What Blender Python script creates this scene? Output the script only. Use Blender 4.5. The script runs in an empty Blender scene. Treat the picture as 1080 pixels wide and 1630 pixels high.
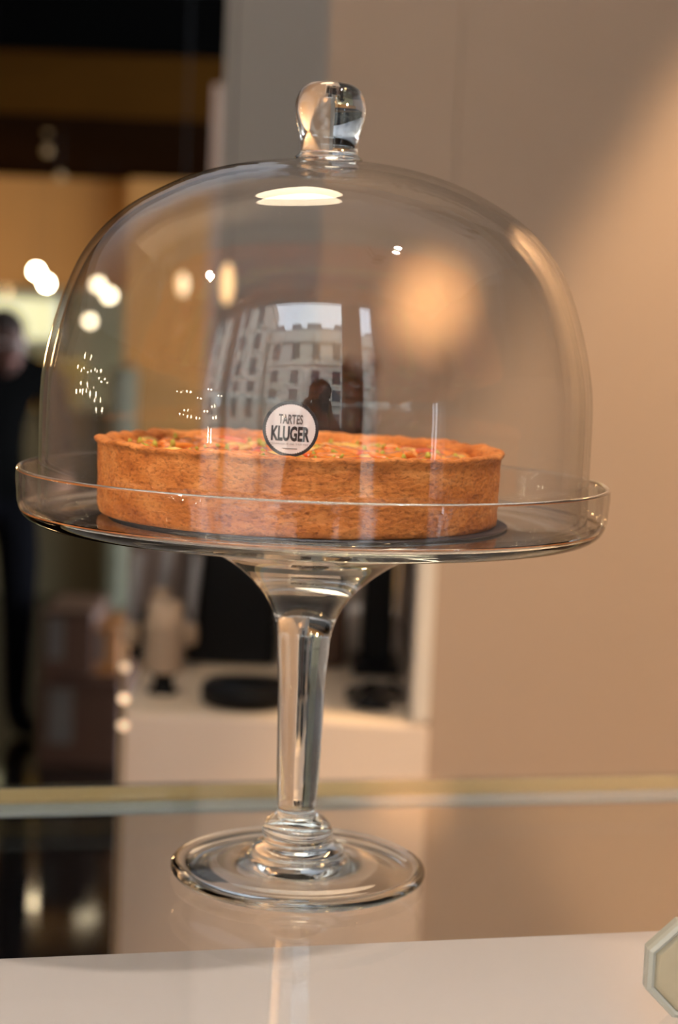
import bpy, bmesh, math, random
from mathutils import Vector, Matrix, Euler, noise
random.seed(7)
PI = math.pi
S = bpy.context.scene
COL = S.collection

# ------------------------------------------------------------------ camera
CAM = Vector((0.0, -0.82223, 0.26404))
PITCH, YAW, ROLL, FPX = 0.10302, 0.01540, 0.04176, 2739.37
fw = Vector((math.sin(YAW)*math.cos(PITCH), math.cos(YAW)*math.cos(PITCH), -math.sin(PITCH)))
r0 = Vector((math.cos(YAW), -math.sin(YAW), 0)); u0 = r0.cross(fw)
rt = r0*math.cos(ROLL) + u0*math.sin(ROLL); up = -r0*math.sin(ROLL) + u0*math.cos(ROLL)
cd = bpy.data.cameras.new('camera'); cam = bpy.data.objects.new('camera', cd); COL.objects.link(cam)
M = Matrix((rt, up, -fw)).transposed().to_4x4(); M.translation = CAM
cam.matrix_world = M
cd.sensor_fit = 'VERTICAL'; cd.sensor_height = 24.0; cd.sensor_width = 24.0*1080/1630
cd.lens = FPX/1630*24.0
cd.clip_start = 0.004; cd.clip_end = 200
cd.dof.use_dof = True; cd.dof.focus_distance = 0.735; cd.dof.aperture_fstop = cd.lens/9.0
S.camera = cam

def ray(px, py):
    return fw + rt*((px-540)/FPX) - up*((py-815)/FPX)
def onY(px, py, Y):
    d = ray(px, py); return CAM + d*((Y-CAM.y)/d.y)
def onZ(px, py, Z):
    d = ray(px, py); return CAM + d*((Z-CAM.z)/d.z)

# ------------------------------------------------------------------ world, lights, exposure
S.view_settings.view_transform = 'Standard'; S.view_settings.look = 'None'
S.view_settings.gamma = 1.0; S.view_settings.use_curve_mapping = False
S.view_settings.exposure = 0.0
S.cycles.use_denoising = True
S.cycles.max_bounces = 24; S.cycles.diffuse_bounces = 4; S.cycles.glossy_bounces = 10
S.cycles.transmission_bounces = 20; S.cycles.transparent_max_bounces = 40
S.cycles.sample_clamp_indirect = 25.0
S.cycles.blur_glossy = 0.3
w = bpy.data.worlds.new('overcast_sky'); S.world = w; w.use_nodes = True
nt = w.node_tree; bg = nt.nodes['Background']
tc = nt.nodes.new('ShaderNodeTexCoord'); nz = nt.nodes.new('ShaderNodeTexNoise'); nz.inputs['Scale'].default_value = 2.5
cr = nt.nodes.new('ShaderNodeValToRGB'); nt.links.new(tc.outputs['Generated'], nz.inputs['Vector'])
nt.links.new(nz.outputs['Fac'], cr.inputs['Fac']); nt.links.new(cr.outputs['Color'], bg.inputs['Color'])
cr.color_ramp.elements[0].position = .3; cr.color_ramp.elements[0].color = (.72, .84, 1, 1)
cr.color_ramp.elements[1].position = .7; cr.color_ramp.elements[1].color = (.92, .96, 1, 1)
bg.inputs['Strength'].default_value = 10.0

def light(kind, name, loc, energy, color, target=None, **kw):
    l = bpy.data.lights.new(name, kind); o = bpy.data.objects.new(name, l); COL.objects.link(o)
    o.location = loc; l.energy = energy; l.color = color
    for k, v in kw.items(): setattr(l, k, v)
    if target is not None:
        o.rotation_euler = (Vector(target)-Vector(loc)).to_track_quat('-Z', 'Y').to_euler()
    return o
WARM = (1.0, .62, .30)
# shop spotlights and an added fill spot (their fixtures are built below)
SPOT_A = (1.10, 0.80, 1.70); SPOT_B = (0.45, -0.60, 1.42); SPOT_C = (-1.25, -.80, 1.50); FILL_SPOT = (0.70, -.45, 1.85)
A_T = (1.11, 1.38, -.15); B_T = onY(686, 484, 1.3)
light('SPOT', 'spot_beam', SPOT_A, 420, (1, .66, .35), A_T, spot_size=1.12, spot_blend=.22, shadow_soft_size=.05)
light('SPOT', 'spot_beam', SPOT_B, 560, (1, .60, .27), B_T, spot_size=.050, spot_blend=.6, shadow_soft_size=.03)
light('SPOT', 'spot_beam', SPOT_C, 130, (1, .72, .48), (-.02, 0, .17), spot_size=.50, spot_blend=.9, shadow_soft_size=.04)
light('SPOT', 'spot_beam', FILL_SPOT, 115, (1, .84, .70), (0, 0.1, .0), spot_size=1.15, spot_blend=.9, shadow_soft_size=.04)  # fill added to brighten the counter and lower wall
light('POINT', 'far_room_fill', (-2.6, 7.5, .4), 42, (1, .62, .28), shadow_soft_size=.15)  # unseen point fill added to light the ochre wall
light('POINT', 'kitchen_fill', (-3.2, 10.3, .7), 10, (1, .95, .6), shadow_soft_size=.2)  # added point fill for the kitchen, no fixture built
# window portal (guides sampling of the sky only)
po = light('AREA', 'window_portal', (-.35, -1.86, .72), 1, (1, 1, 1), (-.35, 0, .72), shape='RECTANGLE', size=3.6, size_y=2.0)
po.data.cycles.is_portal = True

# ------------------------------------------------------------------ materials
MATS = {}
def mat(name, color, rough=.5, metal=0, emit=None, estr=0, spec=.5, nscale=0, namt=.15, bump=0, bscale=60, coat=0):
    m = bpy.data.materials.new(name); m.use_nodes = True; n = m.node_tree; b = n.nodes['Principled BSDF']
    b.inputs['Base Color'].default_value = (*color, 1); b.inputs['Roughness'].default_value = rough
    b.inputs['Metallic'].default_value = metal; b.inputs['Specular IOR Level'].default_value = spec
    b.inputs['Coat Weight'].default_value = coat
    if emit: b.inputs['Emission Color'].default_value = (*emit, 1); b.inputs['Emission Strength'].default_value = estr
    t = n.nodes.new('ShaderNodeTexCoord')
    if nscale:
        z = n.nodes.new('ShaderNodeTexNoise'); z.inputs['Scale'].default_value = nscale; z.inputs['Detail'].default_value = 4
        n.links.new(t.outputs['Object'], z.inputs['Vector'])
        mx = n.nodes.new('ShaderNodeMixRGB'); mx.blend_type = 'MIX'
        mx.inputs[1].default_value = (*[c*(1-namt) for c in color], 1); mx.inputs[2].default_value = (*[min(1, c*(1+namt)) for c in color], 1)
        n.links.new(z.outputs['Fac'], mx.inputs[0]); n.links.new(mx.outputs[0], b.inputs['Base Color'])
    if bump:
        z2 = n.nodes.new('ShaderNodeTexNoise'); z2.inputs['Scale'].default_value = bscale; z2.inputs['Detail'].default_value = 5
        n.links.new(t.outputs['Object'], z2.inputs['Vector'])
        bp = n.nodes.new('ShaderNodeBump'); bp.inputs['Strength'].default_value = bump; bp.inputs['Distance'].default_value = .002
        n.links.new(z2.outputs['Fac'], bp.inputs['Height']); n.links.new(bp.outputs['Normal'], b.inputs['Normal'])
    MATS[name] = m; return m

def glass_solid(name, color=(1, 1, 1), ior=1.5, clear=0.0):
    m = bpy.data.materials.new(name); m.use_nodes = True; n = m.node_tree; n.nodes.clear()
    o = n.nodes.new('ShaderNodeOutputMaterial'); g = n.nodes.new('ShaderNodeBsdfGlass')
    g.inputs['Color'].default_value = (*color, 1); g.inputs['IOR'].default_value = ior; g.inputs['Roughness'].default_value = 0
    n.links.new(g.outputs[0], o.inputs['Surface'])
    return m
def glass_thin(name, tint=(1, 1, 1), ior=1.45, gain=1.0, bump=0, bscale=8):
    """Fresnel mirror reflection over straight-through transparency: a thin pane or wall."""
    m = bpy.data.materials.new(name); m.use_nodes = True; n = m.node_tree; n.nodes.clear()
    o = n.nodes.new('ShaderNodeOutputMaterial'); t = n.nodes.new('ShaderNodeBsdfTransparent'); g = n.nodes.new('ShaderNodeBsdfGlossy')
    t.inputs['Color'].default_value = (*tint, 1); g.inputs['Roughness'].default_value = 0.0
    lw = n.nodes.new('ShaderNodeFresnel'); lw.inputs['IOR'].default_value = ior
    geo = n.nodes.new('ShaderNodeNewGeometry')
    # the fresnel node inverts the ior on back faces; a thin wall reflects the same from both sides
    mm = n.nodes.new('ShaderNodeMapRange'); mm.inputs['To Min'].default_value = ior; mm.inputs['To Max'].default_value = 1/ior
    n.links.new(geo.outputs['Backfacing'], mm.inputs['Value']); n.links.new(mm.outputs[0], lw.inputs['IOR'])
    mu = n.nodes.new('ShaderNodeMath'); mu.operation = 'MULTIPLY'; mu.use_clamp = True; mu.inputs[1].default_value = gain
    n.links.new(lw.outputs[0], mu.inputs[0])
    mx = n.nodes.new('ShaderNodeMixShader'); n.links.new(mu.outputs[0], mx.inputs[0])
    n.links.new(t.outputs[0], mx.inputs[1]); n.links.new(g.outputs[0], mx.inputs[2]); n.links.new(mx.outputs[0], o.inputs['Surface'])
    if bump:
        tcn = n.nodes.new('ShaderNodeTexCoord'); z = n.nodes.new('ShaderNodeTexNoise'); z.inputs['Scale'].default_value = bscale
        z.inputs['Detail'].default_value = 1
        n.links.new(tcn.outputs['Object'], z.inputs['Vector']); b = n.nodes.new('ShaderNodeBump'); b.inputs['Strength'].default_value = bump
        b.inputs['Distance'].default_value = .001
        n.links.new(z.outputs['Fac'], b.inputs['Height']); n.links.new(b.outputs[0], g.inputs['Normal'])
    return m

m_glass = glass_solid('clear_glass', (.985, .99, .985))
m_dome = glass_thin('cover_glass', (.985, .985, .985), 1.50, 1.0, bump=.02, bscale=22)
m_top = glass_thin('counter_glass', (.965, .965, .96), 1.55, 1.1)
m_pane = glass_thin('window_glass', (.97, .98, .98), 1.4)
m_wall = mat('warm_white_wall', (.44, .335, .265), .75, nscale=3, namt=.05, spec=.2)
m_grey = mat('grey_wall', (.40, .38, .37), .8, nscale=3, namt=.05, spec=.2)
m_jamb = mat('white_jamb', (.72, .66, .60), .5)
m_ctop = mat('counter_laminate', (.78, .64, .50), .35, nscale=5, namt=.05)
m_white = mat('white_lacquer', (.70, .68, .68), .45, nscale=4, namt=.03)
m_ochre = mat('ochre_wall', (.42, .205, .055), .8, nscale=2, namt=.12)
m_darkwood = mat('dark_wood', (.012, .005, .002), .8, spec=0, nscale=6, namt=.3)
m_litwood = mat('lit_wood', (.060, .024, .004), .8, spec=0, nscale=6, namt=.25)  # lit stretch of the soffit put into a browner colour
m_black = mat('black_paint', (.002, .002, .002), .5, spec=0)
m_floor = mat('polished_dark_floor', (.008, .006, .005), .07, nscale=3, namt=.3)
m_palegreen = mat('pale_green_wall', (.50, .50, .32), .7, nscale=2, namt=.1)
m_ceil = mat('ceiling_paint', (.78, .80, .84), .85, nscale=2, namt=.04)
m_brass = mat('pale_brass', (.62, .52, .26), .38, .35, nscale=9, namt=.1)
m_teal = mat('teal_glass_edge', (.56, .68, .72), .25, nscale=12, namt=.12, coat=.5)
m_blackplastic = mat('black_plastic', (.008, .008, .009), .35, spec=.12)
m_chrome = mat('brushed_chrome', (.75, .74, .72), .22, 1)
m_copper = mat('dark_copper', (.07, .032, .018), .45, .3)
m_cup = mat('kraft_cup', (.52, .38, .27), .6, nscale=20, namt=.15)
m_carton = mat('brown_carton', (.055, .018, .006), .6, nscale=4, namt=.4)
m_cartongrey = mat('carton_grey', (.09, .075, .065), .4, nscale=6, namt=.4)
m_frame = mat('white_window_frame', (.70, .72, .75), .4)
m_stone = mat('facade_stone', (.52, .46, .38), .85, nscale=1.2, namt=.2)
m_slate = mat('slate_roof', (.16, .17, .18), .6, nscale=2, namt=.2)
m_darkpane = mat('dark_pane', (.03, .03, .035), .15)
m_asphalt = mat('asphalt', (.16, .16, .16), .9, nscale=3, namt=.2)
m_bulb = mat('warm_bulb', (1, 1, 1), .5, emit=(1, .82, .55), estr=110)
m_pend = mat('pendant_glow', (1, 1, 1), .5, emit=(1, .80, .50), estr=90)
m_disc = mat('ceiling_disc_glow', (1, 1, 1), .5, emit=(1, .80, .55), estr=13)
m_tube = mat('amber_tube_glow', (1, .8, .5), .5, emit=(1, .62, .28), estr=1.6)
m_lit = mat('lit_panel_glow', (.8, .8, .6), .6, emit=(.80, .82, .48), estr=.85)
m_skin = mat('skin', (.50, .27, .18), .55, nscale=40, namt=.08)
m_hair = mat('dark_hair', (.02, .012, .008), .6)
m_cloth = mat('black_cloth', (.003, .003, .003), .9, spec=0)
m_denim = mat('dark_trousers', (.004, .004, .005), .9, spec=0)
m_jacket = mat('grey_blue_jacket', (.17, .20, .25), .85, nscale=30, namt=.15)
m_yellow = mat('yellow_cloth', (.55, .36, .05), .7, nscale=6, namt=.2)

# ------------------------------------------------------------------ helpers
def tag(o, label=None, cat=None, group=None, kind=None):
    if label: o['label'] = label
    if cat: o['category'] = cat
    if group: o['group'] = group
    if kind: o['kind'] = kind
    return o
def link(name, me, m=None, parent=None, loc=None, smooth=False):
    o = bpy.data.objects.new(name, me); COL.objects.link(o)
    if m is not None and not me.materials: me.materials.append(m)
    if parent: o.parent = parent
    if loc is not None: o.location = loc
    if smooth:
        me.shade_smooth()
    return o
def obj(name, bm, m, parent=None, smooth=False, loc=None):
    me = bpy.data.meshes.new(name); bm.normal_update(); bm.to_mesh(me); bm.free()
    return link(name, me, m, parent, loc, smooth)
def empty(name, loc, rz=0):
    o = bpy.data.objects.new(name, None); COL.objects.link(o); o.location = loc; o.rotation_euler = (0, 0, rz); o.empty_display_size = .02
    return o
def box(bm, x0, x1, y0, y1, z0, z1, bev=0):
    r = bmesh.ops.create_cube(bm, size=1)
    vs = r['verts']
    for v in vs:
        v.co = Vector(((x0+x1)/2+v.co.x*(x1-x0), (y0+y1)/2+v.co.y*(y1-y0), (z0+z1)/2+v.co.z*(z1-z0)))
    if bev:
        es = {e for v in vs for e in v.link_edges}
        bmesh.ops.bevel(bm, geom=list(es), offset=bev, segments=2, affect='EDGES', profile=.5)
    return bm
def bx(x0, x1, y0, y1, z0, z1, bev=0): return box(bmesh.new(), x0, x1, y0, y1, z0, z1, bev)
ZMIN = [-9]
def pbox(px0, px1, py0, py1, Y, depth, bev=0):
    """a real box whose front face stands at depth plane Y; corners from the mean of sight lines"""
    a, b = onY(px0, (py0+py1)/2, Y), onY(px1, (py0+py1)/2, Y)
    t, l = onY((px0+px1)/2, py0, Y), onY((px0+px1)/2, py1, Y)
    return bx(a.x, b.x, Y, Y+depth, max(l.z, ZMIN[0]), t.z, bev)
def lathe(prof, seg=64, bm=None, c=(0, 0), off=None, close=False):
    """prof: list of (r,z); r==0 makes a pole"""
    bm = bm or bmesh.new(); rings = []
    for r, z in prof:
        dx = off(z) if off else 0
        if r < 1e-7: rings.append([bm.verts.new((c[0]+dx, c[1], z))])
        else: rings.append([bm.verts.new((c[0]+dx+r*math.cos(2*PI*i/seg), c[1]+r*math.sin(2*PI*i/seg), z)) for i in range(seg)])
    n = len(rings)
    for k in range(n if close else n-1):
        A, B = rings[k], rings[(k+1) % n]
        for i in range(seg):
            j = (i+1) % seg
            if len(A) == 1 and len(B) == 1: continue
            if len(A) == 1: bm.faces.new((A[0], B[j], B[i]))
            elif len(B) == 1: bm.faces.new((A[i], A[j], B[0]))
            else: bm.faces.new((A[i], A[j], B[j], B[i]))
    return bm
def spline(pts, n=6):
    """centripetal-ish catmull-rom through the points"""
    P = [Vector(p) for p in pts]; out = []
    for i in range(len(P)-1):
        p1, p2 = P[i], P[i+1]; p0 = P[i-1] if i else p1*2-p2; p3 = P[i+2] if i+2 < len(P) else p2*2-p1
        d = max((p2-p1).length, 1e-6); d0 = max((p1-p0).length, 1e-6); d3 = max((p3-p2).length, 1e-6)
        m1 = ((p1-p0)/d0*d + (p2-p1)/d*d0)/(d+d0)*d; m2 = ((p2-p1)/d*d3+(p3-p2)/d3*d)/(d+d3)*d
        for k in range(n):
            t = k/n; t2 = t*t; t3 = t2*t
            out.append((2*t3-3*t2+1)*p1+(t3-2*t2+t)*m1+(-2*t3+3*t2)*p2+(t3-t2)*m2)
    out.append(P[-1])
    return [(max(0, q.x), q.y) for q in out]
def tube(bm, pts, r, seg=8):
    pts = [Vector(p) for p in pts]; prev = None
    for i, p in enumerate(pts):
        d = (pts[min(i+1, len(pts)-1)]-pts[max(i-1, 0)]).normalized()
        a = d.orthogonal().normalized() if prev is None else (prev[1]-d*prev[1].dot(d)).normalized()
        b = d.cross(a); rr = r[i] if isinstance(r, (list, tuple)) else r
        ring = [bm.verts.new(p+a*rr*math.cos(2*PI*k/seg)+b*rr*math.sin(2*PI*k/seg)) for k in range(seg)]
        if prev:
            for k in range(seg): bm.faces.new((prev[0][k], prev[0][(k+1) % seg], ring[(k+1) % seg], ring[k]))
        else: bm.faces.new(ring[::-1])
        prev = (ring, a)
    bm.faces.new(prev[0]); return bm
def fixn(bm):
    bmesh.ops.recalc_face_normals(bm, faces=bm.faces); return bm
def copy_tree(o, parent=None):
    c = o.copy(); COL.objects.link(c); c.parent = parent
    for ch in list(o.children): copy_tree(ch, c)
    return c
def at(bm, m):
    bmesh.ops.transform(bm, matrix=m, verts=bm.verts); return bm

# ------------------------------------------------------------------ setting: room shell
FL = -1.2; CZ = 2.0
WY = 1.30                      # front plane of the side wall with the niche
tag(obj('floor', bx(-6, 3.0, -2.1, 12, FL-.1, FL), m_floor), kind='structure')
tag(obj('ceiling', bx(-6, 3.0, -2.1, 4.6, CZ, CZ+.1), m_ceil), kind='structure')
SOF = .264+.083*10.0
tag(obj('trim_1', bx(-6, 3.0, 4.5, 4.62, SOF, CZ, 0), m_black), 'black bulkhead face', kind='structure')
tag(obj('trim_2', bx(-6, 3.0, 4.62, 6.25, SOF, SOF+.08, 0), m_litwood), 'soffit stretch with a lit brown tone', kind='structure')
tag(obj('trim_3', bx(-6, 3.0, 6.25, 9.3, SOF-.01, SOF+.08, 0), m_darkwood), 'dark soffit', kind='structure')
xe = onY(690, 1000, WY).x; xc = onY(521, 130, WY).x; ztop = onY(560, 572, WY).z; zc = onY(400, 1140, WY).z
xl = onY(189, 1250, WY).x
wr = tag(obj('wall_right', bx(xe+.001, 3.0, WY, WY+.9, FL, CZ), m_wall), kind='structure')
xs_ = onY(600, 640, WY).x
tag(obj('trim_4', bx(xc, xs_, WY, WY+.9, ztop, CZ), m_wall), kind='structure')
tag(obj('trim_6', bx(xs_, xe, WY, WY+.9, onY(600, 735, WY).z, CZ), m_wall), kind='structure')
tag(obj('trim_5', bx(onY(662, 1000, WY).x, xe, WY-.004, WY+.06, zc+.001, onY(640, 737, WY).z, .002), m_jamb), kind='structure')
tag(obj('wall_back', bx(onY(357, 130, 2.25).x, xe, 2.25, 2.4, ztop-.1, CZ), m_grey), kind='structure')
xn = onY(316, 1000, 2.25).x
obj('niche_backing', bx(xn, xe, 2.25, 2.35, FL, ztop-.1), mat('niche_paint', (.40, .34, .29), .8), bpy.data.objects['wall_back'])
# far room
yl = 9.2
obj('upper_slab', bx(-6, 3.0, 4.62, 12, SOF+.20, SOF+.28), m_black, bpy.data.objects['ceiling'])
obj('end_closure', bx(-6, 3.0, 11.6, 11.7, FL, SOF+.28), m_black, bpy.data.objects['ceiling'])
oz0 = onY(50, 457, yl).z
fw_ = tag(obj('wall_far', bx(-6, 3.0, yl, yl+.2, oz0, SOF+.1), m_ochre), kind='structure')
obj('side_pier', bx(onY(196, 600, 9.0).x, 3.0, 9.0, 9.19, FL, SOF), m_ochre, fw_)
tag(obj('wall_kitchen', bx(-6, 3.0, 11.4, 11.6, FL, SOF+.2), m_palegreen), kind='structure')
tag(obj('wall_left', bx(-6.1, -6, -2.1, 12, FL, CZ), mat('left_wall_paint', (.20, .13, .09), .7, nscale=1.5, namt=.3)), kind='structure')
tag(obj('pillar', pbox(317, 362, 134, 1500, 4.3, .3), mat('pillar_paint', (.33, .22, .16), .7)), kind='structure')
# the side wall behind the camera on the right
tag(obj('wall_side', bx(2.4, 2.5, -2.1, WY, FL, CZ), m_wall), kind='structure')
# street window wall
WW = -1.9
ws = tag(obj('wall_street', bx(-6, -1.95, WW-.12, WW, FL, CZ), mat('street_wall_paint', (.55, .42, .33), .7)), kind='structure')
m_sw = MATS['street_wall_paint']
WT = 1.77
for n_, b_ in (('street_wall_lintel', (-1.95, 2.40, WW-.12, WW, WT, CZ)), ('street_wall_sill', (-1.95, 2.40, WW-.12, WW, FL, -.75)), ('street_wall_pier', (.36, .58, WW-.12, WW, -.75, WT)),
               ('street_wall_pier', (.84, 2.0, WW-.12, WW, -.75, WT)), ('street_wall_lintel', (2.0, 2.40, WW-.12, WW, .55, WT))):
    obj(n_, bx(*b_), m_sw, ws)
for n_, x0, x1, zt, bars in ((1, -1.95, .36, WT, (-1.95, -1.50, .325)), (2, .58, .84, WT, (.58, .81)), (3, 2.0, 2.40, .55, (2.0, 2.17, 2.37))):
    win = tag(obj('window_%d' % n_, bx(x0, x1, WW-.08, WW-.074, -.75, zt), m_pane), kind='structure')
    for b in bars: obj('window_frame', bx(b, b+(.14 if b == -1.50 else .035), WW-.10, WW-.03, -.75, zt, .004), m_frame, win)
    for z0, z1 in ((zt-.05, zt), (-.75, -.65)): obj('window_rail', bx(x0, x1, WW-.10, WW-.03, z0, z1, .004), m_frame, win)

# ------------------------------------------------------------------ street outside (seen mirrored in the dome)
tag(obj('street', bx(-30, 30, -16, -2.1, FL-.3, FL-.15), m_asphalt), kind='structure')
def building(x0, x1, Y, ztop, label, n, rows, seed):
    rnd = random.Random(seed)
    b = empty('apartment_building', ((x0+x1)/2, Y, FL)); tag(b, label, 'building', 'stone buildings across the street')
    b.location = (0, 0, 0)
    obj('facade', bx(x0, x1, Y-4, Y, FL-.2, ztop), m_stone, b)
    obj('cornice', bx(x0-.1, x1+.1, Y-4, Y+.35, ztop-1.3, ztop-1.05, .03), m_stone, b)
    pb = bmesh.new(); x = x0
    while x < x1:
        wd = rnd.uniform(.5, 1.4); box(pb, x, min(x1, x+wd), Y-1.5, Y-.1, ztop-.01, ztop+rnd.choice((.0, .15, .3, .5))+.05); x += wd
    obj('parapet', pb, m_slate, b)
    fr = None; wdt = (x1-x0)/n
    for r_ in range(rows):
        for c_ in range(n):
            xc_ = x0+(c_+.5)*wdt; z0 = ztop-2.9-r_*2.35
            if z0 < FL: continue
            if fr is None:
                fr = bx(-.52, .52, -.06, .07, -.08, 1.62).copy(); f = obj('window', fr, m_stone, b)
                p = obj('pane', bx(-.42, .42, -.02, .08, 0, 1.5), m_darkpane, f)
                f0, p0 = f, p
            else:
                f = f0.copy(); COL.objects.link(f); p = p0.copy(); COL.objects.link(p); p.parent = f
            f.location = (xc_, Y, z0)
    for k in range(3):
        obj('string_course', bx(x0-.02, x1+.02, Y-.1, Y+.14, ztop-3.3-k*2.35, ztop-3.18-k*2.35), m_stone, b)
    return b
building(-5.9, 12, -15.0, 9.3, 'pale stone building across the street with flat roofline, mirrored in the dome', 8, 4, 3)
building(-18, -6.1, -14.0, 12.5, 'taller stone building beside it across the street, mirrored in the dome', 6, 5, 5)

# ------------------------------------------------------------------ glass counter the stand is on
TR = 0.2182
tb = empty('display_counter', (0, 0, 0), TR)
tag(tb, 'white display counter with a clear glass top carrying the cake stand', 'counter')
ct, st = math.cos(TR), math.sin(TR)
def vloc(p): return -p.x*st+p.y*ct
vb = (vloc(onZ(0, 1248, 0))+vloc(onZ(1080, 1226, 0)))/2
vf = (vloc(onZ(0, 1519, -.012))+vloc(onZ(1030, 1484, -.012)))/2
obj('glass_top', bx(-1.1, 1.1, -.40, vb, -.010, 0, .0012), m_top, tb)
obj('front_panel', bx(-1.1, 1.1, -.42, vf, -.05, -.0125, .001), m_white, tb)
obj('cabinet_body', bx(-1.08, 1.08, -.40, vf-.004, FL, -.05), m_white, tb)
zr = -.0108
v1, v2, v3 = [(vloc(onZ(0, a, zr))+vloc(onZ(1080, b, zr)))/2 for a, b in ((1257, 1233), (1281, 1255), (1296, 1268))]
obj('rail_edge', bx(-1.1, 1.1, v1, vb-.001, zr-.004, zr, .0005), m_teal, tb)
obj('brass_rail', bx(-1.1, 1.1, v2, v1, zr-.004, zr+.0001, .0005), m_brass, tb)
obj('rail_edge', bx(-1.1, 1.1, v3, v2, zr-.003, zr, .0005), m_teal, tb)
obj('bounce_deck', bx(-1.06, 1.06, vf, 1.0, -.66, -.62, .002), m_white, tb)  # unseen pale deck added to brighten the glass from below
obj('bounce_deck_body', bx(-1.04, 1.04, vf+.002, .98, FL, -.66), m_white, tb)  # unseen body carrying the added deck
for s in (-1, 1):
    obj('rail_post', bx(s*1.04-.02, s*1.04+.02, v2, v1, -.62, zr-.0042, .003), m_chrome, tb)

# ------------------------------------------------------------------ cake stand (one closed glass surface, in three parts)
def soff(z):
    t = max(0, 1-abs(z-.075)/.075); return -.0020*min(1, t*2.2)
SEG = 160
foot_p = spline([(0, .0035), (.030, .0028), (.050, .0012), (.0575, .0004), (.0605, .0010), (.0622, .0030), (.0619, .0052), (.0600, .0066), (.0560, .0070),
                 (.046, .0066), (.036, .0068), (.0285, .0080), (.0245, .0094), (.0230, .0112), (.0226, .0132), (.0205, .0150), (.0172, .0163), (.0163, .0174),
                 (.0172, .0200), (.0172, .0225), (.0160, .0255), (.0135, .0282), (.0108, .0300)], 6)
stem_p = spline([(.0108, .0300), (.0094, .0318), (.0096, .0360), (.0101, .0440), (.0106, .0600), (.0110, .0760), (.0116, .0980), (.0125, .1100), (.0137, .1220), (.0158, .1290),
                 (.0188, .1345), (.0222, .1395), (.0262, .1438), (.0318, .1488), (.0385, .1536), (.047, .1582), (.058, .1622)], 6)
plate_p = spline([(.058, .1622), (.075, .1660), (.095, .1685), (.115, .1702), (.127, .1712), (.1335, .1726), (.1376, .1757), (.1396, .1800), (.1403, .1860), (.1407, .1950),
                  (.1405, .1966), (.1396, .1974), (.1386, .1967), (.1380, .1945), (.1377, .1870), (.1370, .1810), (.1350, .1772), (.1310, .1757), (.110, .1752), (.05, .1752), (0, .1752)], 6)
stand = empty('cake_stand', (0, 0, 0)); tag(stand, 'clear glass footed cake stand with a raised rim, standing on the glass counter', 'cake stand')
for nm, pr in (('foot', foot_p), ('stem', stem_p)):
    obj(nm, lathe(pr, SEG, off=soff), m_glass, stand, True)
pl = obj('plate', lathe(plate_p, SEG), m_glass, stand, True)
pl.data.materials.append(m_dome)
for p in pl.data.polygons:          # the upright rim is a thin clear wall
    c = p.center
    if .1785 < c.z < .1962 and math.hypot(c.x, c.y) > .136: p.material_index = 1
# ------------------------------------------------------------------ dome: two thin walls with a rounded lip, solid knob
OUT_N = 14
outer = [(.1306, .1762), (.1306, .200), (.1306, .220), (.1304, .232), (.1298, .2408), (.1276, .2540), (.1240, .2683), (.1192, .2828), (.1122, .2975), (.1030, .3095), (.0930, .3185), (.0790, .3272), (.0650, .3338), (.0500, .3388), (.0360, .3418), (.0220, .3434), (.0110, .3438), (0, .3439)]
o_s = spline(outer, OUT_N)
o_s = [(r, z+(.00006*math.sin(r*1050)*max(0, 1-r/.085) if .018 < r < .085 else 0)) for r, z in o_s]
inner = []
for i, (r, z) in enumerate(o_s):
    a = Vector(o_s[max(0, i-1)]); b = Vector(o_s[min(len(o_s)-1, i+1)]); t = (b-a).normalized(); nrm = Vector((-t.y, t.x))
    q = Vector((r, z))+nrm*.0032; inner.append((max(0, q.x), q.y) if i < len(o_s)-1 else (0, z-.0032))
inner[0] = (.1306-.0032, .1762)
lip = [(.1306-.0032, .1762), (.1300-.0024, .1757), (.1302, .1757), (.1306, .1762)]
cover = empty('glass_dome_cover', (0, 0, .1757)); tag(cover, 'clear glass dome with a rounded knob on top, covering the tart', 'dome cover')
bell = obj('bell', lathe(inner[::-1]+lip[1:-1]+o_s, 192), m_dome, cover, True)
bell.location.z = -.1757
knob_p = spline([(0, .3442), (.012, .3441), (.0152, .3446), (.0160, .3454), (.0154, .3464), (.0140, .3476), (.0136, .3500), (.0137, .3530), (.0141, .3560), (.0149, .3590), (.0159, .3625), (.0165, .3660),
                 (.0166, .3695), (.0158, .3735), (.0140, .3770), (.0110, .3795), (.0065, .3807), (0, .3810)], 6)
kn = obj('knob', lathe(knob_p, 96, off=lambda z: .0008), m_glass, cover, True); kn.location.z = -.1757

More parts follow.
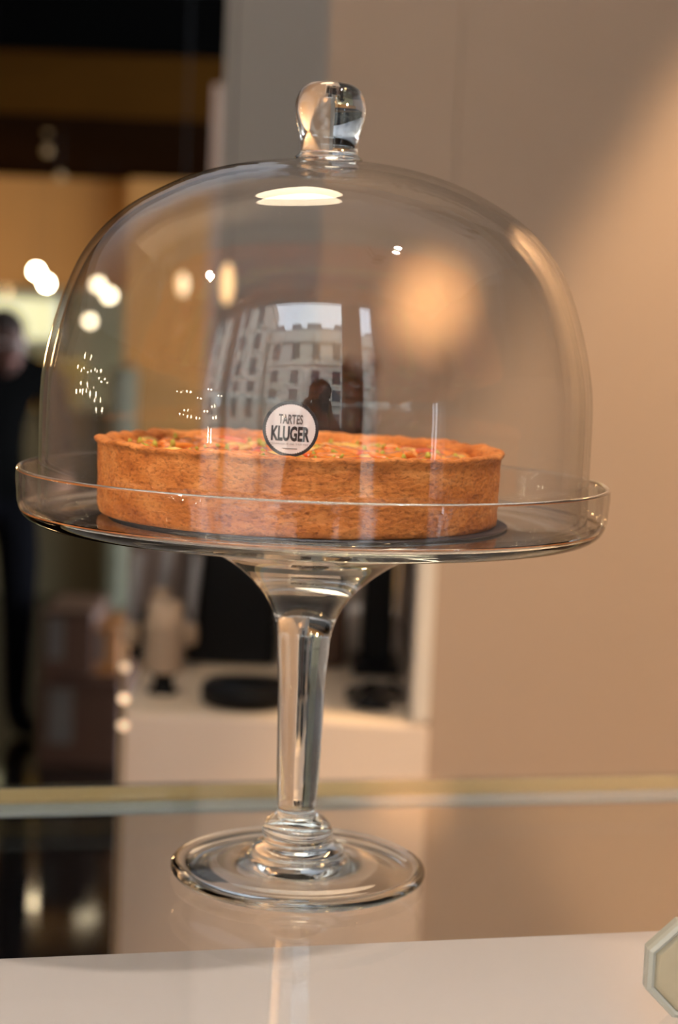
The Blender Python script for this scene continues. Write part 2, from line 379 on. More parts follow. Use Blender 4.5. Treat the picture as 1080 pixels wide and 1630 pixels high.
# ------------------------------------------------------------------ tart
TX, TY, TZ = -.0072, .0015, .1764
def crust_material():
    m = mat('baked_crust', (.60, .27, .085), .62, spec=.3)
    n = m.node_tree; b = n.nodes['Principled BSDF']; t = n.nodes.new('ShaderNodeTexCoord')
    z1 = n.nodes.new('ShaderNodeTexNoise'); z1.inputs['Scale'].default_value = 55; z1.inputs['Detail'].default_value = 8; z1.inputs['Roughness'].default_value = .65
    z2 = n.nodes.new('ShaderNodeTexNoise'); z2.inputs['Scale'].default_value = 480; z2.inputs['Detail'].default_value = 4
    z3 = n.nodes.new('ShaderNodeTexVoronoi'); z3.inputs['Scale'].default_value = 260
    mp = n.nodes.new('ShaderNodeMapping'); mp.inputs['Scale'].default_value = (1, 1, 1.7)
    n.links.new(t.outputs['Object'], mp.inputs[0])
    for z in (z1, z2, z3): n.links.new(mp.outputs[0], z.inputs['Vector'])
    r = n.nodes.new('ShaderNodeValToRGB'); e = r.color_ramp.elements
    e[0].position = .30; e[0].color = (.42, .115, .022, 1); e[1].position = .68; e[1].color = (.80, .32, .090, 1)
    k = e.new(.5); k.color = (.64, .205, .042, 1)
    n.links.new(z1.outputs['Fac'], r.inputs[0])
    r2 = n.nodes.new('ShaderNodeValToRGB'); e = r2.color_ramp.elements
    e[0].position = .30; e[0].color = (.45, .38, .32, 1); e[1].position = .50; e[1].color = (1, 1, 1, 1)
    n.links.new(z2.outputs['Fac'], r2.inputs[0])
    mx = n.nodes.new('ShaderNodeMixRGB'); mx.blend_type = 'MULTIPLY'; mx.inputs[0].default_value = .8
    n.links.new(r.outputs[0], mx.inputs[1]); n.links.new(r2.outputs[0], mx.inputs[2]); n.links.new(mx.outputs[0], b.inputs['Base Color'])
    bp = n.nodes.new('ShaderNodeBump'); bp.inputs['Strength'].default_value = .7; bp.inputs['Distance'].default_value = .0008
    ad = n.nodes.new('ShaderNodeMath'); n.links.new(z2.outputs['Fac'], ad.inputs[0]); n.links.new(z3.outputs['Distance'], ad.inputs[1])
    n.links.new(ad.outputs[0], bp.inputs['Height']); n.links.new(bp.outputs[0], b.inputs['Normal'])
    return m
m_crust = crust_material()
tart = empty('fruit_tart', (TX, TY, TZ)); tart.scale = (1.050, 1.050, 1); tag(tart, 'round golden tart with a tall crust and glossy orange fruit filling, under the dome', 'tart')
HT = .0350
prof = [(0, .0002), (.060, .0), (.0895, .0), (.0905, .0008)]
for k in range(1, 15): prof.append((.0907+.0008*k/15, .0008+(HT-.0030)*k/15))
prof += [(.0917, HT-.0028), (.0926, HT-.0020), (.0931, HT-.0011), (.0928, HT-.0004), (.0915, HT+.0002), (.0895, HT+.0001), (.0875, HT-.0006), (.0852, HT-.002), (.0846, HT-.005), (.0842, HT-.009), (.04, HT-.009), (0, HT-.009)]
cb = lathe(prof, 360)
for v in cb.verts:
    r = math.hypot(v.co.x, v.co.y)
    if r < .05 or v.co.z < .0005: continue
    a = math.atan2(v.co.y, v.co.x); P = v.co.copy()
    d = noise.noise(P*45)*.0009+noise.noise(P*160+Vector((5, 1, 2)))*.0006+noise.noise(P*520)*.00035
    d += noise.noise(Vector((math.cos(a)*2.2, math.sin(a)*2.2, 3)))*.0012
    k = (r+d)/r; v.co.x *= k; v.co.y *= k
    if v.co.z > HT*.55:
        t = (v.co.z-HT*.55)/(HT*.45)
        v.co.z += t*(noise.noise(Vector((math.cos(a)*4, math.sin(a)*4, 9)))*.0016+noise.noise(Vector((math.cos(a)*17, math.sin(a)*17, 2)))*.0009+noise.noise(P*300)*.0004)
crust = obj('crust', cb, m_crust, tart, True)
m_fill = mat('baked_custard', (.75, .24, .04), .3, nscale=140, namt=.35, bump=.5, bscale=400, coat=.3)
fb = lathe([(r, HT-.0072+.0010*math.cos(r*70)) for r in [.0862*(1-k/24) for k in range(25)]], 120)
for v in fb.verts: v.co.z += noise.noise(v.co*90)*.0012+noise.noise(v.co*260)*.0005
fb = fixn(fb); obj('filling', fb, m_fill, tart, True)
m_fr = [mat('apricot_flesh', (.85, .24, .03), .25, nscale=120, namt=.3, coat=.5), mat('red_glaze_fruit', (.70, .11, .02), .25, nscale=120, namt=.3, coat=.5), mat('yellow_flesh', (.85, .50, .10), .3, nscale=120, namt=.25, coat=.4)]
m_pist = mat('green_pistachio', (.42, .38, .04), .5, nscale=300, namt=.3)
def blob(a, b, c, seed, sub=1, crescent=0):
    bm = bmesh.new(); bmesh.ops.create_icosphere(bm, subdivisions=sub+1, radius=1)
    for v in bm.verts:
        d = 1+.18*noise.noise(v.co*1.7+Vector((seed, 0, 0)))
        v.co = Vector((v.co.x*a*d, v.co.y*b*d, v.co.z*c*d)); v.co.y += crescent*(v.co.x/a)**2*b
    return bm
fm = []
for k in range(3):
    me = bpy.data.meshes.new('fruit_slice'); bm = blob(.0095, .0046, .0022, k*3.1, 1, .8); bm.to_mesh(me); bm.free(); me.shade_smooth(); me.materials.append(m_fr[k]); fm.append(me)
pm = bpy.data.meshes.new('pistachio_piece'); bm = blob(.0022, .0012, .0010, 2, 0); bm.to_mesh(pm); bm.free(); pm.shade_smooth(); pm.materials.append(m_pist)
for ring_r, cnt in ((.078, 40), (.070, 34), (.059, 28), (.047, 22), (.035, 15), (.022, 9), (.008, 3)):
    for i in range(cnt):
        a = 2*PI*(i+random.uniform(-.25, .25))/cnt; r = ring_r+random.uniform(-.003, .003)
        o = link('fruit_slice', fm[random.choice((0, 0, 0, 0, 1, 2))], None, tart, (r*math.cos(a), r*math.sin(a), HT-.0056+random.uniform(-.0006, .0010)))
        o.rotation_euler = (random.uniform(-.35, .35), random.uniform(-.25, .25), a+PI/2+random.uniform(-.8, .8))
for i in range(80):
    a = random.uniform(0, 2*PI); r = .083*math.sqrt(random.uniform(.01, 1))
    o = link('pistachio_piece', pm, None, tart, (r*math.cos(a), r*math.sin(a), HT-.0035+random.uniform(-.0004, .0006)))
    o.rotation_euler = (random.uniform(0, 3), random.uniform(0, 3), random.uniform(0, 6)); s = random.uniform(.7, 1.3); o.scale = (s, s, s)
tart_disc = tag(obj('dark_disc', lathe([(0, .17535), (.0955, .17535), (.0958, .1757), (.0955, .1763), (0, .1763)], 96, c=(TX+.005, TY)), mat('disc_dark', (.035, .03, .035), .5)),
            'thin round dark disc under the tart on the glass plate', 'cake board')  # thin dark disc laid under the tart

# ------------------------------------------------------------------ round paper sign planted in the tart
SY = -.052
sc_ = onY(463, 683, SY); SR = 44.5/FPX*(SY-CAM.y)*1.004
sign = empty('tart_sign', sc_); sign.rotation_euler = (.03, math.radians(1.0), 0)
tag(sign, 'small round white name sign with black scalloped edge standing in the tart', 'sign')
m_ink = mat('black_ink', (.022, .022, .026), .6); m_paper = mat('white_card', (.80, .80, .83), .6)
def disc(r, y0, y1, n=96, sc=None):
    bm = bmesh.new(); A = []; B = []
    for i in range(n):
        a = 2*PI*i/n; q = r if sc is None else sc(a)
        A.append(bm.verts.new((q*math.cos(a), y0, q*math.sin(a)))); B.append(bm.verts.new((q*math.cos(a), y1, q*math.sin(a))))
    bm.faces.new(A); bm.faces.new(B[::-1])
    for i in range(n): bm.faces.new((A[i], B[i], B[(i+1) % n], A[(i+1) % n]))
    return fixn(bm)
obj('border_disc', disc(SR, -.0003, .0006), m_ink, sign)
obj('card_face', disc(SR, -.0005, -.0002, 400, lambda a: SR*(.862+.032*abs(math.cos(a*32)))), m_paper, sign)
pk = bmesh.new(); tube(pk, [(0, .0008, SR*.3), (0, .0008, -SR-.006)], .0006, 8); obj('pick', pk, mat('bamboo', (.6, .45, .25), .6), sign)
def lettering(txt, cx, cz, height, width, bold, m=m_ink, slant=0):
    cu = bpy.data.curves.new('lettering', 'FONT'); cu.body = txt; cu.size = 1; cu.offset = bold; cu.extrude = .01; cu.align_x = 'CENTER'
    cu.resolution_u = 3
    t = bpy.data.objects.new('lettering_tmp', cu); COL.objects.link(t)
    dg = bpy.context.evaluated_depsgraph_get(); me = bpy.data.meshes.new_from_object(t.evaluated_get(dg))
    bpy.data.objects.remove(t)
    xs = [v.co.x for v in me.vertices]; ys = [v.co.y for v in me.vertices]
    sx = width/(max(xs)-min(xs)); sy = height/(max(ys)-min(ys)); mx_, my_ = (max(xs)+min(xs))/2, min(ys)
    for v in me.vertices:
        v.co = Vector((cx+(v.co.x-mx_)*sx, -.00055-.0001*(v.co.z > 0), cz+(v.co.y-my_)*sy))
    me.name = 'lettering'; me.materials.clear(); me.materials.append(m)
    return link('lettering', me, None, sign)
U = SR/44.5     # one photo pixel at the sign
m_ink2 = mat('grey_ink', (.13, .13, .135), .6); m_ink3 = mat('pale_grey_ink', (.42, .42, .43), .6)
lettering('TARTES', -.4*U, 8*U, 15.5*U, 38.5*U, .026, m_ink2)
lettering('KLUGER', 0*U, -19.5*U, 24.5*U, 61*U, .040, m_ink)
lettering('FABRIQUE DE TARTES', 0*U, -25.5*U, 3.2*U, 58*U, .01, m_ink3)
obj('rule_line', bx(-12*U, 12*U, -.0007, -.0005, -31.6*U, -30.3*U), m_ink2, sign)

# ------------------------------------------------------------------ octagonal glass dish at the counter's edge
jy = onZ(1110, 1626, 0).y
jR = .0213; jc = onY(1028+jR*.924*FPX/(jy-CAM.y), 1540, jy)
jar = empty('octagonal_jar', (jc.x, jy, 0)); tag(jar, 'pale octagonal glass jar with beige contents at the right edge of the counter', 'jar')
def octa(bm, prof, cz):
    rings = [[bm.verts.new((r*math.cos(PI/8+2*PI*i/8), y, cz+r*math.sin(PI/8+2*PI*i/8))) for i in range(8)] for r, y in prof]
    for A, B in zip(rings, rings[1:]):
        for i in range(8): bm.faces.new((A[i], A[(i+1) % 8], B[(i+1) % 8], B[i]))
    bm.faces.new(rings[0][::-1]); bm.faces.new(rings[-1]); return fixn(bm)
cz_ = jR*.924+.0003
ob = octa(bmesh.new(), [(.0180, .004), (.0178, .0005), (.0190, 0), (.0207, .0008), (jR, .003), (jR, .0075), (.0195, .009)], cz_)
obj('glass_body', ob, mat('frosted_pale_glass', (.36, .36, .31), .25, spec=.6, coat=.3), jar)
obj('contents', octa(bmesh.new(), [(.0155, .0008), (.0176, .0014), (.0176, .0045)], cz_), mat('beige_contents', (.40, .34, .23), .7, nscale=60, namt=.15), jar)
# ------------------------------------------------------------------ niche counter and what stands on it
back_counter = tag(obj('back_counter', bx(xl, xe-.002, WY, 2.248, FL, zc, .004), m_ctop), 'cream counter in the wall niche behind the stand', 'counter')
# counter nose panel (front face, same paint as the wall)
obj('front_panel', bx(xl-.001, xe, WY-.006, WY, FL, zc-.004, .001), mat('counter_front_paint', (.80, .66, .56), .5, nscale=4, namt=.03), back_counter)
def stands(bm, dz=0): return bm
YM = 1.62
ZMIN[0] = zc+.001
mach = empty('coffee_machine', (0, 0, 0)); tag(mach, 'large black coffee machine on the niche counter, left of the stem', 'machine')
def ppart(name, m, parent, *a, **k): return obj(name, pbox(*a, **k), m, parent)
ppart('body', m_blackplastic, mach, 300, 442, 760, 1092, YM, .30, bev=.008)
ppart('left_housing', m_blackplastic, mach, 205, 300, 990, 1075, YM, .25, bev=.006)
ppart('upper_housing', mat('brown_housing', (.20, .14, .12), .4), mach, 205, 300, 740, 990, YM+.12, .18, bev=.006)
b_ = onY(250, 1060, YM)
ZMIN[0] = -9
obj('machine_foot', bx(onY(215, 1000, YM).x, onY(440, 1000, YM).x, YM+.02, YM+.28, zc+.0005, b_.z+.01, .004), m_blackplastic, mach)
for px_, py0_, py1_ in ((262, 860, 950), (305, 880, 1005), (212, 880, 1005)):
    a, b = onY(px_+10, py0_, YM-.05), onY(px_-4, py1_, YM-.05)
    tt = bmesh.new(); tube(tt, [a, (a+b)/2, b, b+Vector((0, .06, 0))], .0075, 10); sp_ = obj('spout', tt, MATS.get('grey_enamel') or mat('grey_enamel', (.30, .29, .31), .4), mach, True)
    obj('spout_tip', fixn(lathe([(0, -.014), (.010, -.014), (.012, -.01), (.012, .012), (.009, .016), (0, .016)], 20, c=(b.x, b.y))), MATS.get('tan_tip') or mat('tan_tip', (.50, .36, .25), .4), sp_, True, (0, 0, b.z-.004))
tr = onY(385, 1112, 1.48)
tray = tag(obj('drip_tray', lathe([(0, 0), (.050, 0), (.058, .004), (.060, .020), (.056, .028), (0, .026)], 48), m_blackplastic, smooth=True), 'round flat black tray on the niche counter left of the glass stem', 'tray')
tray.location = (tr.x+.010, 1.372, zc)
# paper cups nested upside down on a small black holder
cpos = onY(268, 1080, 1.50)
holder = tag(obj('cup_holder', lathe([(0, 0), (.020, 0), (.020, .004), (.014, .008), (.013, .022), (.024, .030), (0, .030)], 32), m_blackplastic, smooth=True), 'small black holder under the stack of paper cups', 'holder')
holder.location = (cpos.x, 1.42, zc)
cup_me = None
cbase = zc+.030
for k in range(9):
    if cup_me is None:
        bm = lathe([(.0262, 0), (.0290, .0010), (.0275, .0024), (.0232, .0040), (.0218, .030), (.0215, .031), (0, .031), (0, .030), (.0205, .030), (.0215, .029), (.0248, .003), (.0248, 0)], 36, close=False)
        cup_me = bpy.data.meshes.new('paper_cup'); fixn(bm).to_mesh(cup_me); bm.free(); cup_me.shade_smooth(); cup_me.materials.append(m_cup)
    c = link('paper_cup', cup_me, None, None, (cpos.x, 1.42, cbase+k*.0076))
    tag(c, 'kraft paper cup, %s the stack on the small black holder' % ('bottom one of', 'second from the bottom of', 'third from the bottom of', 'fourth from the bottom of', 'middle one of', 'fourth from the top of', 'third from the top of', 'second from the top of', 'topmost of')[k], 'cup', 'paper cups stacked upside down')
# copper jug, tall black canister, tangled flex
jp = onY(512, 1085, 1.60)
jug = empty('bean_grinder', (0, 0, 0)); tag(jug, 'dark brown bean grinder behind the glass stem, its hopper showing through the dome', 'grinder')
ZMIN[0] = zc+.001
m_hop = mat('smoky_hopper', (.045, .022, .015), .3, coat=.3)
ppart('body', m_copper, jug, 458, 556, 745, 1110, 1.62, .20, bev=.012)
ppart('hopper', m_hop, jug, 484, 586, 592, 745, 1.60, .22, bev=.02)
ppart('hopper_lid', mat('amber_lid', (.30, .12, .06), .4), jug, 492, 560, 576, 592, 1.63, .16, bev=.004)
ZMIN[0] = -9
g0, g1 = onY(577, 1000, 1.60), onY(627, 1000, 1.60)
can = empty('tall_black_grinder', ((g0.x+g1.x)/2, 1.63, zc)); tag(can, 'tall narrow black grinder right of the glass stem, on the niche counter', 'grinder')
gw = (g1.x-g0.x)/2
obj('body', bx(-gw, gw, -.03, .06, .012, .22, .006), m_blackplastic, can); obj('base', bx(-gw-.012, gw+.012, -.05, .07, 0, .014, .003), m_blackplastic, can)
obj('hopper', lathe([(0, .219), (.020, .22), (.026, .262), (.026, .266), (0, .268)], 24), m_blackplastic, can, True)
cb_ = bmesh.new(); q0 = onY(552, 1115, 1.40)
pts = []
for i in range(60):
    t = i/59; pts.append((q0.x+.07*t+.012*math.sin(t*23), 1.42+.03*math.cos(t*19)+.02*t, zc+.005+.010*abs(math.sin(t*14))))
tag(obj('power_flex', tube(cb_, pts, .0042, 6), m_blackplastic, smooth=True), 'tangled black flex lying at the foot of the black grinder', 'cable')
gp = onY(598, 1120, 1.38)
tag(obj('black_scoop', fixn(blob(.028, .014, .008, 4, 1)), m_blackplastic, smooth=True, loc=(gp.x-.005, 1.36, zc+.0085)), 'small black scoop on the niche counter in front of the grinder', 'scoop')
# polished post with round finials whose glints are emissive at the counter's left end
pp = onY(199, 1100, WY-.05)
post = empty('finial_post', (pp.x, WY-.06, FL)); tag(post, 'slim post with round finials given emissive glints at the left end of the niche counter', 'post')
obj('pole', lathe([(0, 0), (.03, 0), (.03, .01), (.003, .012), (.003, onY(199, 1020, WY-.06).z-FL), (0, onY(199, 1020, WY-.06).z-FL)], 16), mat('bronze_pole', (.30, .20, .11), .4, .5), post, True)
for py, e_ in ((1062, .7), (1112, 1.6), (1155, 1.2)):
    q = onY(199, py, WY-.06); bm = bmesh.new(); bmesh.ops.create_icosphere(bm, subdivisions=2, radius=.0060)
    obj('finial_glint', bm, mat('finial_glint_glow', (1, .8, .6), .4, emit=(1, .68, .42), estr=e_), post, True, (0, 0, q.z-FL))

# ------------------------------------------------------------------ people
def skin_figure(name, verts, edges, radii, m_list, pick, parent, sub=2, root=0):
    me = bpy.data.meshes.new(name); me.from_pydata([Vector(v) for v in verts], edges, [])
    o = bpy.data.objects.new(name, me); COL.objects.link(o)
    sk = o.modifiers.new('skin', 'SKIN'); sk.use_smooth_shade = True; sk.branch_smoothing = .6
    for i, v in enumerate(me.skin_vertices[0].data):
        r = radii[i]; v.radius = r if isinstance(r, tuple) else (r, r); v.use_root = (i == root)
    ss = o.modifiers.new('sub', 'SUBSURF'); ss.levels = sub; ss.render_levels = sub
    dg = bpy.context.evaluated_depsgraph_get(); em = bpy.data.meshes.new_from_object(o.evaluated_get(dg))
    bpy.data.objects.remove(o); em.name = name
    em.materials.clear()
    for m in m_list: em.materials.append(m)
    for p in em.polygons: p.material_index = pick(p.center)
    em.shade_smooth()
    return link(name, em, None, parent)
def add_head(parent, loc, rz, s=1.0, skin=m_skin, glasses=False, tilt=0):
    """egg-shaped head with brow, nose, mouth, ears; faces local -y"""
    bm = bmesh.new(); bmesh.ops.create_uvsphere(bm, u_segments=32, v_segments=24, radius=1)
    for v in bm.verts:
        x, y, z = v.co; k = 1-.22*max(0, -z)**1.3
        v.co = Vector((x*.077*k, y*.096*(1-.08*max(0, -z)), z*.118))
        X, Y_, Z = v.co
        if Y_ < 0:
            f = math.exp(-(X/.012)**2)
            v.co.y -= .022*f*math.exp(-((Z+.018)/.016)**2)+.012*f*math.exp(-((Z-.004)/.02)**2)
            v.co.y -= .006*math.exp(-(X/.022)**2)*math.exp(-((Z+.055)/.008)**2)
            v.co.y -= .010*math.exp(-(X/.025)**2)*math.exp(-((Z+.095)/.016)**2)
            v.co.y += .010*(math.exp(-((abs(X)-.032)/.013)**2)*math.exp(-((Z-.004)/.012)**2))
    h = obj('head', bm, skin, parent, True, loc); h.rotation_euler = (tilt, 0, rz); h.scale = (s, s, s)
    for sx in (-1, 1):
        e = bmesh.new(); bmesh.ops.create_uvsphere(e, u_segments=10, v_segments=8, radius=.011); obj('eye', e, MATS.get('eye_white') or mat('eye_white', (.6, .58, .55), .2), h, True, (sx*.031, -.074, .004))
        e = blob(.008, .018, .030, 1, 1); obj('ear', e, skin, h, True, (sx*.077, .008, -.008))
    e = blob(.022, .006, .0045, 2, 1); obj('lips', e, MATS.get('lip_skin') or mat('lip_skin', (.42, .14, .11), .5), h, True, (0, -.088, -.056))
    hb_ = bmesh.new(); bmesh.ops.create_uvsphere(hb_, u_segments=32, v_segments=24, radius=1)
    bmesh.ops.delete(hb_, geom=[v for v in hb_.verts if v.co.z < .28 and v.co.y < -.10 or v.co.z < -.55], context='VERTS')
    for v in hb_.verts:
        d = 1+.05*noise.noise(v.co*4); v.co = Vector((v.co.x*.087*d, v.co.y*.106*d+.005, v.co.z*.128*d+.003))
    obj('hair', hb_, m_hair, h, True)
    return h
def hand_chain(verts, edges, radii, wrist_i, wrist, fwd, side, s=1.0, curl=.6, palm_n=None):
    """adds palm and five fingers to a skin graph; fwd along the fingers, side towards the thumb"""
    fwd = Vector(fwd).normalized(); side = Vector(side).normalized(); n = fwd.cross(side).normalized()
    if palm_n is not None and n.dot(Vector(palm_n)) < 0: n = -n
    def add(p, r, par): verts.append(tuple(p)); radii.append(r*s); edges.append((par, len(verts)-1)); return len(verts)-1
    w_ = Vector(wrist); pc = add(w_+fwd*.045*s, .024, wrist_i)
    for k, (off, L) in enumerate(((.030, .072), (.010, .082), (-.011, .076), (-.030, .060))):
        b0 = add(w_+fwd*.088*s+side*off*s, .0100, pc); p = Vector(verts[b0]); d = fwd.copy(); par = b0
        for j in range(3):
            d = (d+n*curl*(.7+.2*j)).normalized(); p = p+d*L*s*(.42, .32, .26)[j]; par = add(p, (.0092, .0084, .0072)[j], par)
    t0 = add(w_+fwd*.030*s+side*.034*s, .0125, pc); t1 = add(Vector(verts[t0])+(fwd*.6+side*.6+n*.3*curl)*.036*s, .0105, t0)
    add(Vector(verts[t1])+(fwd*.9+side*.2+n*.6*curl)*.030*s, .0085, t1)

# person in black far back at the left
def standing_person():
    D = 6.0-.82; hx = onY(2, 555, D).x; hz = onY(8, 552, D).z
    root = empty('person', (hx-.03, D, FL)); tag(root, 'person in dark clothes standing far back at the left edge, seen from the side', 'person')
    H = hz-FL
    V = [(0, 0, .86), (0, 0, .98), (0, .01, 1.12), (0, .01, 1.27), (0, .0, 1.36), (0, -.01, H-.10), (0, -.012, H-.05)]
    E = [(0, 1), (1, 2), (2, 3), (3, 4), (4, 5), (5, 6)]; R_ = [(.155, .11), (.135, .10), (.15, .11), (.165, .105), (.075, .065), (.055, .055), (.05, .05)]
    for s in (-1, 1):
        b = len(V); V += [(s*.105, 0, .80), (s*.11, -.01, .46), (s*.115, .015, .10), (s*.118, -.03, .045), (s*.125, -.13, .035)]
        R_ += [(.095, .095), (.062, .065), (.045, .045), (.042, .045), (.036, .032)]; E += [(0, b), (b, b+1), (b+1, b+2), (b+2, b+3), (b+3, b+4)]
        b = len(V); V += [(s*.20, .01, 1.29), (s*.255, .01, 1.05), (s*.225, -.12, .92)]; R_ += [(.070, .070), (.058, .058), (.030, .030)]
        E += [(3, b), (b, b+1), (b+1, b+2)]
        vv = [tuple(v) for v in V]; rr = []
        n0 = len(V); e2 = []
        hand_chain(V, E, rr, b+2, V[b+2], (-.2*s, -.8, -.5), (-s*.9, 0, .3), .9, .5)
        R_ += [(r, r) for r in rr]
    body = skin_figure('body', V, E, R_, [m_cloth, m_skin, m_denim], lambda c: 1 if (c.z > 1.42 or (c.y < -.14 and .6 < c.z < 1.0)) else (2 if c.z < .86 else 0), root)
    body.rotation_euler = (0, 0, .5)
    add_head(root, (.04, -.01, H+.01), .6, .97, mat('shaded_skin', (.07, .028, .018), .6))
    return root
standing_person()

# the photographer, seen only mirrored in the glass: behind and around the camera
def photographer():
    root = empty('person', (0.02, -1.18, FL)); tag(root, 'photographer in a grey-blue jacket holding a black camera, mirrored in the dome', 'person')
    hz = .40-FL
    V = [(0, -.05, .80), (0, -.05, .95), (0, -.04, 1.12), (0, -.02, 1.30), (0, .0, 1.39), (0, .02, hz-.12), (0, .03, hz-.06)]
    E = [(0, 1), (1, 2), (2, 3), (3, 4), (4, 5), (5, 6)]; R_ = [(.16, .12), (.145, .11), (.165, .12), (.18, .11), (.08, .07), (.058, .058), (.05, .05)]
    hands = []
    for s in (-1, 1):
        b = len(V); V += [(s*.11, -.05, .74), (s*.12, -.03, .42), (s*.12, -.05, .08), (s*.12, .06, .04)]
        R_ += [(.10, .10), (.065, .065), (.045, .045), (.038, .035)]; E += [(0, b), (b, b+1), (b+1, b+2), (b+2, b+3)]
        wr = (s*.085-.02, .245, .225-FL)
        b = len(V); V += [(s*.20, -.01, 1.31), (s*.30, .05, 1.17), wr]; R_ += [(.068, .068), (.052, .052), (.031, .031)]
        E += [(3, b), (b, b+1), (b+1, b+2)]; rr = []
        hand_chain(V, E, rr, b+2, wr, (-s*.25, .25, .9), (-s*.3, -.9, .1), .95, .55, palm_n=(-s, 0, 0)); R_ += [(r, r) for r in rr]
    skin_figure('body', V, E, R_, [m_jacket, m_skin, m_denim], lambda c: 1 if (c.z > 1.45 and abs(c.x) < .07 and c.y < .12 or c.y > .235 and c.z > 1.3) else (2 if c.z < .84 else 0), root)
    add_head(root, (0, .03, hz+.02), PI, 1.0, tilt=.15)
    cm = empty('stills_camera', (0, -.872, .262)); tag(cm, 'black camera held by the photographer, mirrored in the dome', 'camera')
    obj('camera_body', bx(-.066, .066, -.055, -.005, -.052, .04, .008), m_blackplastic, cm)
    obj('viewfinder_hump', bx(-.028, .028, -.055, -.008, .036, .062, .008), m_blackplastic, cm)
    obj('lens_barrel', at(lathe([(0, -.006), (.033, -.006), (.034, .02), (.035, .043), (.031, .043), (.029, .036), (0, .034)], 40), Matrix.Rotation(-PI/2, 4, 'X')), m_blackplastic, cm, True)
photographer()

# ------------------------------------------------------------------ lamps
# flat round ceiling lamp whose mirror image lies on the dome beside the knob
lp = empty('ceiling_lamp', (-.17, .86, CZ)); tag(lp, 'round flat glowing ceiling lamp mirrored on the top of the dome', 'lamp')
obj('rim', lathe([(.29, 0), (.30, -.01), (.30, -.06), (.27, -.062), (.27, -.05)], 48), m_frame, lp, True)
obj('diffuser', fixn(lathe([(0, -.05), (.27, -.05), (.27, -.04), (0, -.04)], 48)), m_disc, lp)
def spot_fixture(loc, tgt, label):
    f = empty('spotlight', loc); tag(f, label, 'spotlight', 'ceiling spotlights')
    q = (Vector(tgt)-Vector(loc)).to_track_quat('-Z', 'Y')
    hd = obj('lamp_head', lathe([(.030, .0), (.045, .0), (.047, .01), (.047, .12), (.03, .135), (0, .137), (0, .125), (.028, .12), (.030, .10)], 24), m_blackplastic, f, True)
    hd.rotation_euler = q.to_euler()
    a = bmesh.new(); tube(a, [q @ Vector((0, 0, .13)), Vector((0, 0, CZ-loc[2]))], .008, 8); obj('arm', a, m_blackplastic, f)
spot_fixture(SPOT_A, A_T, 'black spotlight above the warm patch of the right wall')
spot_fixture(SPOT_B, B_T, 'black spotlight aimed at the middle of the wall behind the dome')
spot_fixture(SPOT_C, (-.02, 0, .17), 'black spotlight hanging by the street window, left of the photographer')
spot_fixture(FILL_SPOT, (0, -.05, .1), 'black fill spotlight added high over the counter, right of the cake stand')
# chandelier of small bulbs, two tiers, left of the counter
CH = (-2.55, .62, .30)
ch = empty('chandelier', CH); tag(ch, 'two-tier ring chandelier of tiny warm bulbs mirrored in the dome', 'chandelier')
rb = bmesh.new()
def swag(a, z): return z+.07*math.cos(2*a)+.05*math.sin(a)
for R1, z in ((.42, .28), (.34, .0)):
    tube(rb, [(R1*math.cos(a/32*2*PI), R1*math.sin(a/32*2*PI), swag(a/32*2*PI, z)) for a in range(33)], .004, 6)
obj('ring_frame', rb, m_copper, ch); cbm = bmesh.new()
tube(cbm, [(0, 0, 0), (0, 0, CZ-CH[2])], .005, 6)
for k in range(3): tube(cbm, [(.42*math.cos(k*2.094), .42*math.sin(k*2.094), swag(k*2.094, .28)), (0, 0, .62)], .003, 6); tube(cbm, [(.34*math.cos(k*2.094), .34*math.sin(k*2.094), swag(k*2.094, 0)), (.42*math.cos(k*2.094), .42*math.sin(k*2.094), swag(k*2.094, .28))], .003, 6)
obj('hanger', cbm, m_copper, ch)
bme = bpy.data.meshes.new('bulb'); bm = bmesh.new(); bmesh.ops.create_icosphere(bm, subdivisions=2, radius=.014); bm.to_mesh(bme); bm.free(); bme.materials.append(m_bulb); bme.shade_smooth()
for R1, z in ((.42, .26), (.34, -.02)):
    for k in range(7): a = k*2*PI/7+.3; link('bulb', bme, None, ch, (R1*math.cos(a), R1*math.sin(a), swag(a, z)))
ch2 = copy_tree(ch); ch2.location = (-1.25, -1.20, .22); ch2.scale = (.62, .62, .62)
ch['label'] = 'larger two-tier ring chandelier of tiny warm bulbs, mirrored at the far left of the dome'
ch2['label'] = 'smaller ring chandelier near the street window, mirrored left of the name sign'
for c in ch2.children:
    if c.name.startswith('hanger'): c.scale = (1, 1, 1)
# far pendants
def pendant(px, py, Y, r, m, label, name='pendant_lamp', tall=1.0, top=SOF, group='far glowing pendants'):
    p = onY(px, py, Y); e = empty(name, p); tag(e, label, 'lamp', group)
    bm = bmesh.new(); bmesh.ops.create_uvsphere(bm, u_segments=20, v_segments=12, radius=r)
    for v in bm.verts: v.co.z *= tall
    obj('globe', bm, m, e, True)
    c = bmesh.new(); tube(c, [(0, 0, r*tall*.9), (0, 0, top-p.z)], .0012, 6); obj('cord', c, m_blackplastic, e)
    return e
m_pend2 = mat('pendant_glow_soft', (1, 1, 1), .5, emit=(1, .82, .52), estr=12)
pendant(58, 432, 8.3, .021, m_pend, 'upper of two bright warm pendant globes in the far room')
pendant(74, 451, 8.25, .021, m_pend, 'lower of two bright warm pendant globes in the far room')
pendant(156, 453, 8.0, .024, m_pend2, 'small bright pendant globe in the far room, highest of three seen through the dome')
pendant(174, 470, 7.9, .025, m_pend2, 'paler pendant globe in the far room just below its bright neighbour')
pendant(143, 511, 7.8, .020, m_pend2, 'lowest pendant globe in the far room seen through the dome')
pendant(290, 453, 3.6, .013, m_tube, 'small amber glowing tube behind the dome, left one of the pair', 'glow_tube', 2.2, CZ, 'amber glowing tubes')  # amber emissive tube hung on a cord
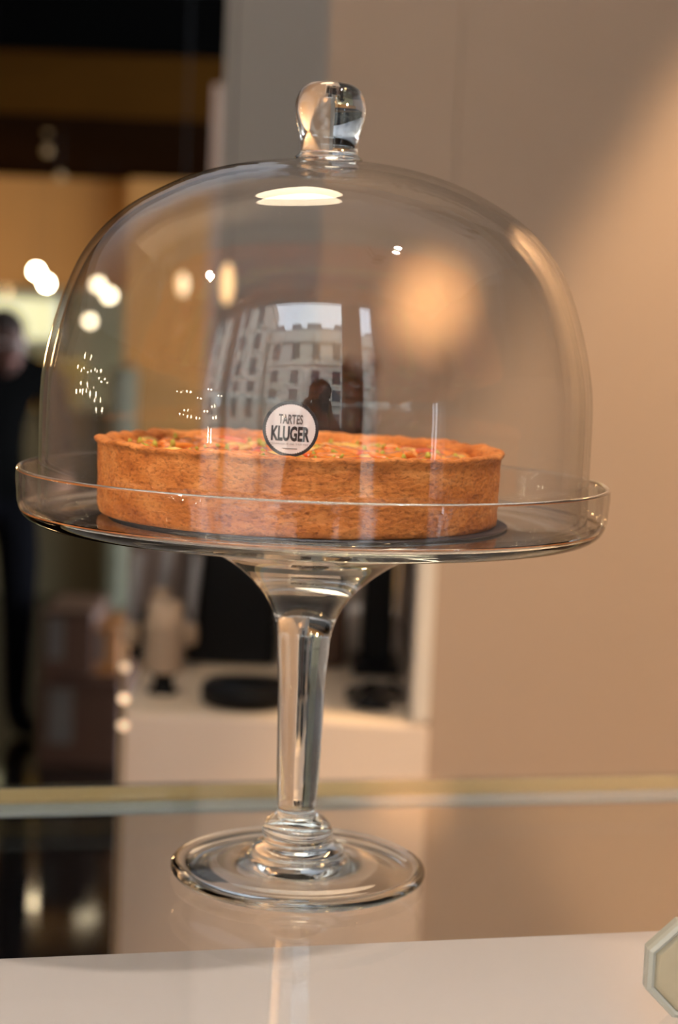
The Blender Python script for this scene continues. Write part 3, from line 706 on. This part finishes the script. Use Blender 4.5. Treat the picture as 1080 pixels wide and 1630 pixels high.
pendant(362, 452, 1.9, .010, m_tube, 'long amber glowing tube in front of the grey wall behind the dome', 'glow_tube', 3.2, CZ, 'amber glowing tubes')  # second amber emissive tube, nearer and longer
m_dim = mat('dim_glow', (.3, .2, .1), .5, emit=(.30, .17, .05), estr=.35)
for k, (px, py) in enumerate(((75, 240), (96, 281), (76, 190))):
    q = onY(px, py, 6.8); bm = bmesh.new(); bmesh.ops.create_icosphere(bm, subdivisions=2, radius=.02)
    e = empty('downlight', (q.x, q.y, min(q.z, SOF))); tag(e, ('dim downlight in the dark soffit, middle of three', 'dim downlight nearest the ochre wall', 'faint downlight on the brown soffit, uppermost')[k], 'lamp', 'dim soffit downlights')
    obj('lens', bm, m_dim, e, True); obj('drop_stem', tube(bmesh.new(), [(0, 0, 0), (0, 0, SOF-min(q.z, SOF)+.01)], .004, 6), m_blackplastic, e)

# ------------------------------------------------------------------ far room furniture
lit = empty('menu_lightbox', (0, 0, 0)); tag(lit, 'pale green-white glowing light panel behind the person at far left', 'light box')
ppart('glow_panel', m_lit, lit, -60, 88, 474, 538, 9.8, .05, bev=.01)
ppart('box_case', m_frame, lit, -64, 92, 469, 543, 9.84, .12, bev=.01)
ppart('hanging_bar', m_chrome, lit, 10, 16, 300, 470, 9.9, .02)
yb = empty('yellow_bin', (0, 0, 0)); tag(yb, 'blurred yellow tub beside the person in the far room', 'tub')
y0 = onY(85, 612, 8.6)
obj('tub_body', lathe([(0, -.13), (.13, -.13), (.17, .13), (.18, .14), (.16, .14), (.12, -.11), (0, -.11)], 24, c=(y0.x, y0.y)), m_yellow, yb, True, (0, 0, y0.z))
obj('stand_table', bx(y0.x-.5, y0.x+.35, 8.35, 8.85, FL, y0.z-.13, .01), mat('table_front', (.10, .09, .05), .6), yb)
fr = empty('pale_fridge', (0, 0, 0)); tag(fr, 'tall pale green fridge behind the cartons in the far room', 'fridge')
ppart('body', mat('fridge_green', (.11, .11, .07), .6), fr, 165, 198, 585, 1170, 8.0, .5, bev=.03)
ppart('door_handle', m_chrome, fr, 168, 171, 700, 800, 7.96, .03)
n_ = 0
crates = [(60, 190, 1085, 1300, 4.8, .5, m_carton, 'brown carton at the bottom of the left stack behind the counter'),
          (66, 148, 975, 1085, 4.85, .4, m_carton, 'brown carton on top of the left stack in the far room'),
          (151, 190, 1000, 1085, 4.9, .35, mat('orange_glow_carton', (.22, .08, .015), .6, nscale=5, namt=.5), 'small carton with an orange glow in its colour, next to the upper brown carton')]  # orange glow put into this carton's colour
for x0, x1, y0_, y1_, Y, dp, m_, lb in crates:
    e = empty('carton', (0, 0, 0)); tag(e, lb, 'box', 'cartons in the far room')
    a, b = onY(x0, (y0_+y1_)/2, Y), onY(x1, (y0_+y1_)/2, Y); t_, l_ = onY((x0+x1)/2, y0_, Y).z, onY((x0+x1)/2, y1_, Y).z
    if y1_ > 1200: l_ = FL; base_z = t_
    else: l_ = base_z+.008
    obj('box_shell', bx(a.x, b.x, Y, Y+dp, l_, t_, .004), m_, e)
    wdt = b.x-a.x
    obj('grey_strip', bx(a.x+wdt*.12, a.x+wdt*.42, Y-.003, Y, l_+(t_-l_)*.25, t_-(t_-l_)*.08), m_cartongrey, e)  # plain grey strip on the carton front
    obj('box_flap', bx(a.x, b.x, Y-.02, Y+.02, t_, t_+.006), m_, e)
